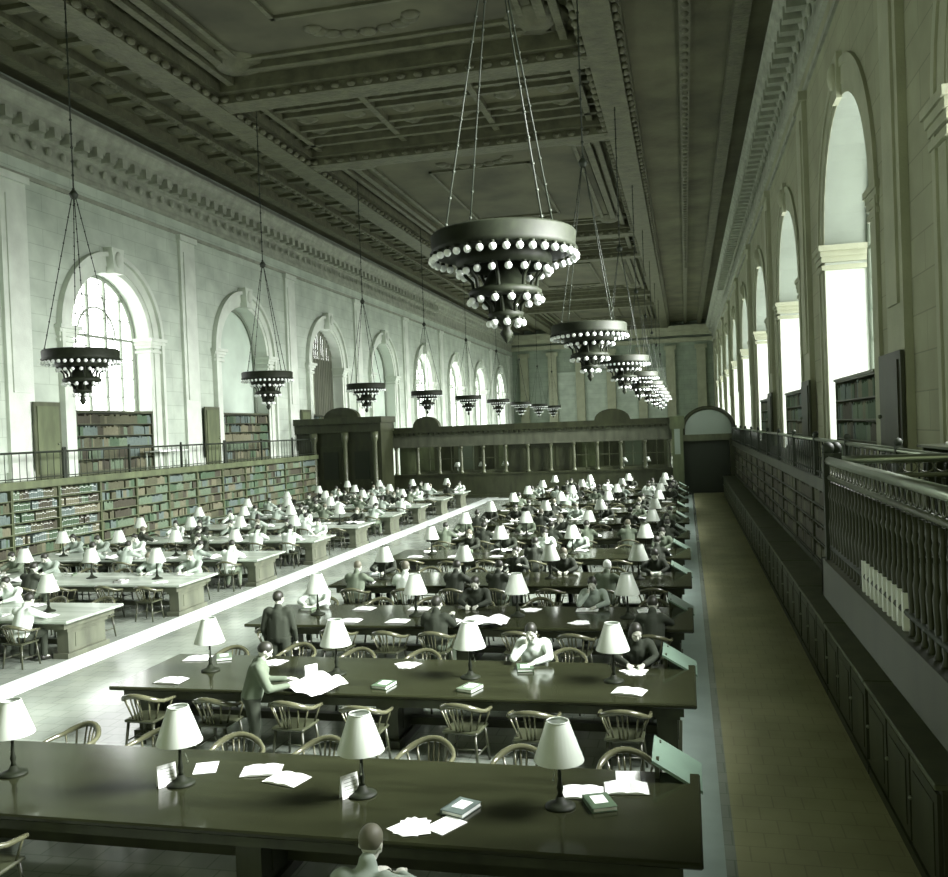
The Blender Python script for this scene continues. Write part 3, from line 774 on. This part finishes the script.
# ------------------------------------------------------------------ people
def remesh(mb, vox, smooth=3):
    me=mb.mesh('tmp',M['skin']); o=bpy.data.objects.new('tmp',me); C.objects.link(o)
    md=o.modifiers.new('r','REMESH'); md.mode='VOXEL'; md.voxel_size=vox; md.use_smooth_shade=True
    s=o.modifiers.new('s','SMOOTH'); s.iterations=smooth; s.factor=.5
    dg=bpy.context.evaluated_depsgraph_get(); dg.update()
    ev=o.evaluated_get(dg); out=bpy.data.meshes.new_from_object(ev)
    bpy.data.objects.remove(o); bpy.data.meshes.remove(me)
    out.polygons.foreach_set('use_smooth',[True]*len(out.polygons))
    return out
def V(*a): return Vector(a)
def hand(mb, w, d, side, curl=.5):
    """palm + five fingers from wrist w along direction d (unit), palm down"""
    d=Vector(d).normalized(); up=V(0,0,1); lat=d.cross(up).normalized()*side; dn=-(d.cross(lat).normalized())
    if dn.z>0: dn=-dn
    pc=w+d*.05
    mb.capsule(w,pc,.026,.03,8); mb.capsule(pc-lat*.02,pc+d*.03-lat*.025,.018,.016,8); mb.capsule(pc+lat*.02,pc+d*.03+lat*.025,.018,.016,8)
    for k,(o,l) in enumerate(((-.032,.055),(-.011,.072),(.011,.078),(.032,.068))):
        b0=pc+d*.035+lat*o; j1=b0+d*l*.5+dn*.006; j2=b0+d*l*.8+dn*(.01+.03*curl); j3=b0+d*l*(1-.1*curl)+dn*(.02+.045*curl)
        mb.capsule(b0,j1,.010,.0095,6); mb.capsule(j1,j2,.0095,.009,6); mb.capsule(j2,j3,.009,.008,6)
    t0=w+d*.025+lat*.025; t1=t0+lat*.03+d*.025; t2=t1+d*.035+lat*.008+dn*.01
    mb.capsule(t0,t1,.014,.012,6); mb.capsule(t1,t2,.012,.0095,6)
def person_mesh(P):
    pel,ch,nk,hd=P['pel'],P['ch'],P['nk'],P['hd']
    body=MB(); coat=MB(); tr=MB(); hair=MB(); shoe=MB()
    ax=P.get('sh_axis',V(1,0,0)); fwd=P.get('fwd',V(0,1,0))
    # torso
    for mb,g in ((body,0.),(coat,.018)):
        for s in (-1,1):
            mb.capsule(pel+ax*s*.07+V(0,0,.02),ch+ax*s*.075-V(0,0,.08),.10+g,.105+g,12)
            mb.capsule(ch+ax*s*.06,ch+ax*s*.15+V(0,0,.07),.09+g,.062+g,10)
        mb.capsule(pel+V(0,0,.0),ch,.12+g,.12+g,12); mb.capsule(ch,nk-V(0,0,.03),.10+g,.055+g*.6,10)
    body.capsule(nk-V(0,0,.05),hd-V(0,0,.04)-fwd*.015,.052,.05,10)
    coat.capsule(nk-V(0,0,.05),nk+V(0,0,.0),.078,.064,10)
    # head
    R=P.get('hrot',Matrix.Identity(3)); hr=R
    def hp(x,y,z): return hd+hr@V(x,y,z)
    body.ball(hd+hr@V(0,-.01,.02),.1,16,12,sc_=(.76,.95,1.0),rot=hr)
    body.ball(hp(0,.02,-.05),.07,12,8,sc_=(.78,.95,1.0),rot=hr)
    body.ball(hp(0,.05,-.085),.03,8,6,sc_=(1.1,1,.9),rot=hr)
    body.capsule(hp(0,.085,.0),hp(0,.108,-.03),.011,.015,8)
    body.capsule(hp(-.022,.082,-.066),hp(.022,.082,-.066),.008,.008,6)
    for s in (-1,1):
        body.ball(hp(s*.079,-.01,-.01),.026,8,6,sc_=(.4,.7,1.2),rot=hr)
        body.capsule(hp(s*.018,.083,.022),hp(s*.05,.074,.02),.011,.009,6)
        body.ball(hp(s*.045,.055,-.03),.024,8,6,rot=hr)
    # hair cap
    hair.ball(hp(0,-.022,.035),.108,16,12,sc_=(.80,.93,.93),rot=hr)
    if P.get('long'):
        hair.ball(hp(0,-.05,-.03),.1,12,10,sc_=(.9,.7,1.1),rot=hr)
        for s in (-1,1): hair.ball(hp(s*.07,-.02,-.03),.05,8,8,sc_=(.6,1,1.5),rot=hr)
    # arms
    for s,(el,wr,hdn) in ((-1,P['armL']),(1,P['armR'])):
        sh=ch+ax*s*.185+V(0,0,.06)
        body.capsule(sh,el,.052,.042,10); body.capsule(el,wr,.041,.027,10)
        coat.capsule(sh,el,.070,.058,10); coat.capsule(el,wr-(wr-el).normalized()*.02,.057,.042,10)
        hand(body,wr,hdn,-s)
    for s,(hip,kn,an,to) in ((-1,P['legL']),(1,P['legR'])):
        body.capsule(hip,kn,.085,.058,10); body.capsule(kn,an,.055,.038,10); body.capsule(an,to,.038,.03,8)
        tr.capsule(hip,kn,.105,.075,12); tr.capsule(kn,an+V(0,0,.03),.072,.062,12)
        shoe.capsule(an-V(0,0,.035)-(to-an)*.25,to,.045,.036,10)
    tr.capsule(pel+ax*-.06,pel+ax*.06,.125,.125,12)
    bm1=remesh(body,.0095,2)
    bm2=remesh(coat,.018,3); bm3=remesh(tr,.018,2); bm4=remesh(hair,.014,2); bm5=remesh(shoe,.014,2)
    import bmesh
    # cut hair away from the face
    bm=bmesh.new(); bm.from_mesh(bm4)
    inv=hr.inverted(); dele=[v for v in bm.verts if ((inv@(v.co-hd)).y>.062 and (inv@(v.co-hd)).z<.055) or (inv@(v.co-hd)).z<(-.12 if P.get('long') else -.055)]
    bmesh.ops.delete(bm,geom=dele,context='VERTS'); bm.to_mesh(bm4); bm.free()
    bm4.polygons.foreach_set('use_smooth',[True]*len(bm4.polygons))
    return bm1,bm2,bm3,bm4,bm5
def seated(lean=.1,head=.35,turn=0.,arms='table',long=False,legs=0):
    pel=V(0,-.03,.54); ch=V(0,.0+lean*.8,.92); nk=V(0,.03+lean*1.1,1.09)
    hd=V(.02*turn,.09+lean*1.3,1.20-head*.06)
    R=Matrix.Rotation(-turn,3,'Z')@Matrix.Rotation(-head,3,'X')
    sh=lambda s: ch+V(s*.185,0,.06)
    if arms=='table':
        A=[(V(s*.27,.22+lean,.86),V(s*.10,.46+lean*.7,.815),V(-s*.3,1,-.05)) for s in (-1,1)]
    elif arms=='chin':
        A=[(V(-.27,.24+lean,.86),V(-.08,.45+lean*.6,.815),V(.4,1,-.05)),(V(.22,.36+lean*.8,.85),hd+V(.07,.06,-.17),V(-.15,.0,1))]
    else:
        A=[(V(s*.26,.14+lean,.84),V(s*.17,.38+lean,.93),V(-s*.2,.9,.4)) for s in (-1,1)]
    L=[(V(s*.09,.0,.53),V(s*.13,.43,.54),V(s*(.14+.02*legs),.40-.1*legs,.1),V(s*.15,.55-.1*legs,.045)) for s in (-1,1)]
    return dict(pel=pel,ch=ch,nk=nk,hd=hd,hrot=R,armL=A[0],armR=A[1],legL=L[0],legR=L[1],long=long)
def standing(lean=.12,head=.45,turn=0,reach=True,long=False):
    pel=V(0,0,.93); ch=V(0,lean,1.30); nk=V(0,lean*1.25,1.45); hd=V(0,lean*1.6+.03,1.58-head*.03)
    R=Matrix.Rotation(-turn,3,'Z')@Matrix.Rotation(-head,3,'X')
    if reach: A=[(V(s*.25,lean+.10,1.08),V(s*.16,lean+.36,1.08),V(-s*.2,1,.0)) for s in (-1,1)]
    else: A=[(V(s*.25,lean-.02,1.07),V(s*.24,lean+.12,.84),V(0,.2,-1)) for s in (-1,1)]
    L=[(V(s*.09,0,.92),V(s*.10,.03,.50),V(s*.11,-.02,.09),V(s*.13,.14,.04)) for s in (-1,1)]
    return dict(pel=pel,ch=ch,nk=nk,hd=hd,hrot=R,armL=A[0],armR=A[1],legL=L[0],legR=L[1],long=long)
POSE={}
for nm,p in (('read',seated(.12,.5)),('up',seated(.0,.15,.2,'hold')),('chin',seated(.16,.45,0,'chin',legs=1)),('womread',seated(.10,.45,-.3,'table',True)),
             ('low',seated(.26,.7,.1,'table')),('stand',standing(.10,.6)),('standstill',standing(.02,.2,.3,False))):
    POSE[nm]=person_mesh(p)
def person(pose,x,y,z,rz,coat,trs,hr,label,group='readers at the tables'):
    r=empty('person',(x,y,z),rz); tag(r,label,'person',group)
    for me,nm,m in zip(POSE[pose],('body','jacket','trousers','hair','shoes'),('skin',coat,trs,hr,'shoe')):
        me_name=me.name
        o=bpy.data.objects.new(nm,me); C.objects.link(o); o.parent=r
        o.material_slots[0].link='OBJECT'; o.material_slots[0].material=M[m]
    return r
CN={'cloD':'dark','cloM':'mid-green','cloG':'grey','cloL':'pale','cloS':'light striped'}
HN={'hairD':'dark-haired','hairG':'grey-haired','hairW':'white-haired'}

# ------------------------------------------------------------------ things on tables
def page_block(w,h,mb,y0=0,t=.02,side=1):
    n=6; vs=[];fs=[]
    for i in range(n+1):
        u=i/n; z=t*(.4+.9*math.sin(PI*min(1,u*1.1+.12))**.6*.8) if u<1 else t*.25
        vs+= [(side*u*w,-h/2,z),(side*u*w,h/2,z)]
    for i in range(n): fs.append((2*i,2*i+1,2*i+3,2*i+2))
    mb.add(vs,fs,0,True); mb.add([(side*w,-h/2,t*.25),(side*w,h/2,t*.25),(side*w,h/2,0),(side*w,-h/2,0)],[(0,1,2,3)])
    for e in (-h/2,h/2): mb.add([(0,e,0)]+[(side*i/n*w,e,vs[2*i][2]) for i in range(n+1)]+[(side*w,e,0)],[tuple(range(n+3))])
def proto_obj(name,mb,mats): 
    me=mb.mesh(name,mats); return me
ob=MB(); page_block(.19,.27,ob,side=1); page_block(.19,.27,ob,side=-1); ob.box((-.2,-.14,-.0),(.2,.14,.003),1)
for s in (-1,1):
    for k in range(9): ob.box((s*.03,-.1+k*.024,.0235),(s*.16,-.096+k*.024,.0245),2)
ME_open=ob.mesh('open_book',[M['paper'],M['wood'],M['ink']])
cb=MB(); cb.bbox((-.11,-.15,0),(.11,.15,.008),.003,1); cb.box((-.1,-.14,.008),(.105,.14,.035)); cb.bbox((-.11,-.15,.035),(.11,.15,.043),.003,1); cb.box((-.112,-.15,.0),(-.1,.15,.043),1)
cb.box((-.06,-.06,.043),(.06,.1,.0445),0)
ME_closed=[cb.mesh('closed_book',[M['paper'],m]) for m in (BOOKC[1],BOOKC[2],BOOKC[4],BOOKC[3])]
ps=MB()
for k in range(3): 
    a=k*.5-.4; c_,s_=math.cos(a),math.sin(a); z=.002+.0025*k
    q=[(x*c_-y*s_+.03*k,x*s_+y*c_) for x,y in ((-.11,-.15),(.11,-.15),(.11,.15),(-.11,.15))]
    ps.prism(q,2,z-.001,z+.001)
ME_papers=ps.mesh('loose_papers',[M['paper']])
ss=MB().box((-.11,-.15,0),(.11,.15,.004)); ME_sheet=ss.mesh('paper_sheet',[M['paper']])
nw=MB(); vs=[];fs=[]
for i in range(9):
    for j in range(5):
        u,v=i/8,j/4; vs.append(((u-.5)*.75,(v-.5)*.55,.015+.06*abs(math.sin(u*PI*2))*(.4+.6*v)+.012*math.sin(v*9+i)))
for i in range(8):
    for j in range(4): fs.append((i*5+j,i*5+5+j,i*5+6+j,i*5+1+j))
nw.add(vs,fs,0,True); ME_news=nw.mesh('newspaper',[M['paper']])
cd=MB(); 
cd.add([(-.09,-.03,0),(.09,-.03,0),(.09,.0,.2),(-.09,.0,.2),(.09,.03,0),(-.09,.03,0)],[(0,1,2,3),(3,2,4,5)])
for k in range(5): cd.add([(-.06,-.026+.0045*k-.002,.04+.03*k),(.06,-.026+.0045*k-.002,.04+.03*k),(.06,-.026+.0045*k-.001,.046+.03*k),(-.06,-.026+.0045*k-.001,.046+.03*k)],[(0,1,2,3)],1)
ME_card=cd.mesh('notice_card',[M['paper'],M['ink']])
def put(me,x,y,z,rz,label,cat,group=None,rx=0):
    o=bpy.data.objects.new(me.name.split('.')[0],me); C.objects.link(o); o.location=(x,y,z); o.rotation_euler=(rx,0,rz); tag(o,label,cat,group); return o
TZ=.767
PX=[]
# foreground table
put(ME_card,-4.87,7.50,TZ,.95,'white notice card standing on nearest table left of the third lamp from the balcony','card','notice cards')
put(ME_card,-3.04,7.50,TZ,.95,'white notice card standing on nearest table below its middle lamp','card','notice cards')
put(ME_sheet,-4.72,7.95,TZ,.4,'flat white booklet near far edge of nearest table, beside two open books','papers')
put(ME_open,-4.12,7.95,TZ,.3,'open white book near far edge of nearest table, farther from lamp','book')
put(ME_open,-3.78,7.78,TZ,-.25,'open white book overlapping its neighbour on nearest table','book')
put(ME_open,-.62,8.0,TZ,.12,'open white book on nearest table beside the sloping green board','book')
put(ME_open,-1.0,7.85,TZ,.1,'open white book on nearest table just behind lamp base','book')
put(ME_closed[0],-.82,7.62,TZ,.4,'closed green book lying before open pages on nearest table','book')
put(ME_sheet,-.62,8.25,TZ,.1,'thin white papers at far edge of nearest table by sloping board','papers')
o=put(ME_closed[2],-1.97,7.35,TZ,-.35,'closed slate book with white cover label alone on nearest table','book')
put(ME_papers,-2.32,6.98,TZ,-.2,'white papers before the bowed reader at nearest table','papers')
put(ME_sheet,-2.03,7.05,TZ,-.5,'small white slip beside the papers of the bowed reader','papers')
# scatter on every other table
def seat_x(cx_,k): return cx_-3.1+k*1.033
occ={}
def tname(i,blk): return '%s %s-block table'%(ORD[i],blk)
special_seats={(0,'near',-1):{}}
random.seed(21)
nper=0
for i,y in enumerate(TY):
    for blk,cxx in (('near',TXN),('far',TXF)):
        if blk=='far' and i<1: continue
        for side in (-1,1):
            if i==0 and side==-1: ks=[0,1,4]
            else: ks=range(7)
            for k in ks:
                x=seat_x(cxx,k)+random.uniform(-.1,.1)
                kk=k if blk=='near' else 6-k
                gap=random.uniform(.02,.3)
                p=None
                pr_=.5 if blk=='near' else .6
                if i>=5: pr_+=.05
                if random.random()<pr_: p='x'
                if i==0: p=None
                if i==0 and side==-1 and k==4: x=-2.22; p='fore'
                if i==1 and blk=='near' and side==-1: p=None
                if i==1 and blk=='near' and side==1:
                    p = 'x' if k in (4,6) else None
                    if k==4: x=-2.17
                if i==2 and blk=='near' and side==-1: p='x' if k in (3,6) else None
                if i==2 and blk=='near' and side==-1 and k==3: x=-4.05
                if i==3 and blk=='near' and side==-1 and k in (2,5): p='x'
                yy=y+side*(.87+(.28 if p else gap+.05)+(0 if p!='fore' else .85))
                rz=0 if side==-1 else PI
                if i==0 and side==1: rz+=random.uniform(-.35,.35); yy=y+.98+random.uniform(0,.15)
                rz+=random.uniform(-.12,.12)
                det = (blk=='near' and i<4) or (blk=='far' and i in (1,2,3))
                c=place(cr if det else cf, uc if det else ucf, x,yy,0,rz)
                sd='near' if side==-1 else 'far'
                tag(c,'round-backed oak armchair, %s side of %s, %s seat from central aisle'%(sd,tname(i,blk),NTH[kk]),'chair','round-backed reading chairs')
                if p:
                    pose=random.choice(['read','read','up','chin','womread','low'])
                    co=random.choice(['cloD','cloD','cloM','cloG','cloL'] if blk=='near' else ['cloD','cloM','cloG','cloG','cloL'])
                    hr=random.choice(['hairD','hairD','hairD','hairG'])
                    if p=='fore': pose,co,hr='read','cloG','hairG'
                    if i==1 and blk=='near' and side==1 and k==4: pose,co,hr='chin','cloL','hairD'
                    if i==2 and blk=='near' and side==-1 and k==3: pose,co,hr='up','cloD','hairD'
                    if i==2 and blk=='near' and side==-1 and k==6: pose,co,hr='read','cloD','hairD'
                    if i==3 and blk=='near' and side==-1 and k==5: pose,co,hr='read','cloM','hairW'; 
                    if i==3 and blk=='near' and side==-1 and k==2: pose,co,hr='read','cloD','hairD'
                    f_=1 if side==-1 else -1
                    person(pose,x,yy,0,rz,co,random.choice(['cloD','cloM']),hr,'%s person in %s jacket, %s side of %s, %s seat from aisle'%(HN[hr],CN[co],sd,tname(i,blk),NTH[kk]))
                    nper+=1
                # papers in front of a seat
                if i>0 and random.random()<(.85 if p else .45):
                    me=random.choice([ME_open,ME_open,ME_open,ME_papers,ME_news,random.choice(ME_closed)])
                    if not p and me is ME_news: me=ME_papers
                    base=me.name.split('.')[0]
                    lb={'open_book':'open white-paged book','loose_papers':'loose white sheets','newspaper':'spread pale newspaper','closed_book':'closed cloth book'}[base]
                    ct={'open_book':'book','loose_papers':'papers','newspaper':'newspaper','closed_book':'book'}[base]
                    put(me,x+random.uniform(-.08,.08),y+side*random.uniform(.42,.55),TZ,rz+random.uniform(-.3,.3),'%s on %s, %s side, %s place from central aisle'%(lb,tname(i,blk),sd,NTH[kk]),ct,'reading matter on the tables')
print('persons',nper)
# specific figures and papers
PS=person('stand',-5.33,10.1,0,-1.05,'cloM','cloD','hairD','dark-haired man in green shirt standing at second table reading newspaper','standing readers')
o=put(ME_news,-4.75,10.68,.80,-.6,'crumpled white newspaper under the standing man in green shirt','newspaper',rx=.12)
PS.scale=(.98,.98,.87)
PS=person('standstill',-6.32,12.95,0,.15,'cloD','cloD','hairD','dark-haired person in dark coat standing behind second table, back turned','standing readers')
PS.scale=(.97,.97,.93)
put(ME_news,-3.35,14.55,TZ+.02,.05,'wide white newspaper spread at the third near-block table before dark-jacketed reader','newspaper')
o=put(ME_news,-3.35,14.35,TZ+.06,3.1,'second white newspaper sheet lying over the wide spread one','newspaper')
put(ME_card,-4.95,11.05,TZ,.9,'white notice card standing beside the lamp near the standing man','card','notice cards')
put(ME_open,-7.15,11.95,TZ,.2,'open book at aisle end of second near-block table, far corner','book')
put(ME_closed[3],-6.75,12.0,TZ,.5,'closed sage book at aisle end of second near-block table','book')

# ------------------------------------------------------------------ camera
f,yaw,pitch,roll,sy=898.23,.2318,.0153,.0385,4.5
cam=bpy.data.cameras.new('camera'); co=bpy.data.objects.new('camera',cam); C.objects.link(co)
cam.sensor_fit='HORIZONTAL'; cam.sensor_width=36; cam.lens=f/948*36; cam.shift_y=sy/948; cam.clip_end=400; cam.clip_start=.05
r=V(math.cos(yaw),math.sin(yaw),0); fw=V(-math.sin(yaw)*math.cos(pitch),math.cos(yaw)*math.cos(pitch),-math.sin(pitch)); up=r.cross(fw)
cr_,sr_=math.cos(roll),math.sin(roll)
# image point U=u*c+w*s (w down): camera right/up axes expressed in r/up
R_=r*cr_-up*sr_; U_=up*cr_+r*sr_
mw=Matrix(((R_.x,U_.x,-fw.x,0),(R_.y,U_.y,-fw.y,0),(R_.z,U_.z,-fw.z,4.0075),(0,0,0,1)))
co.matrix_world=mw
sc.camera=co

# ------------------------------------------------------------------ light
w=bpy.data.worlds.new('world'); sc.world=w; w.use_nodes=True
bg=w.node_tree.nodes['Background']; bg.inputs[0].default_value=(.92,1,.66,1); bg.inputs[1].default_value=.6
def area(name,loc,rot,sx,sy_,p,col=(1,1,1)):
    l=bpy.data.lights.new(name,'AREA'); l.shape='RECTANGLE'; l.size=sx; l.size_y=sy_; l.energy=p; l.color=col
    o=bpy.data.objects.new(name,l); C.objects.link(o); o.location=loc; o.rotation_euler=rot; return o
for c in RC: area('window_daylight',(WR+.25,c-.3,7.9),(0,math.radians(64),0),4.6,4.0,1900,(1,1,1)).data.spread=math.radians(74)
sc.view_settings.view_transform='Standard'; sc.view_settings.look='None'; sc.view_settings.exposure=0; sc.view_settings.gamma=1
sc.cycles.use_denoising=True
sc.cycles.max_bounces=6; sc.cycles.diffuse_bounces=4; sc.cycles.glossy_bounces=3
sc.cycles.sample_clamp_indirect=6
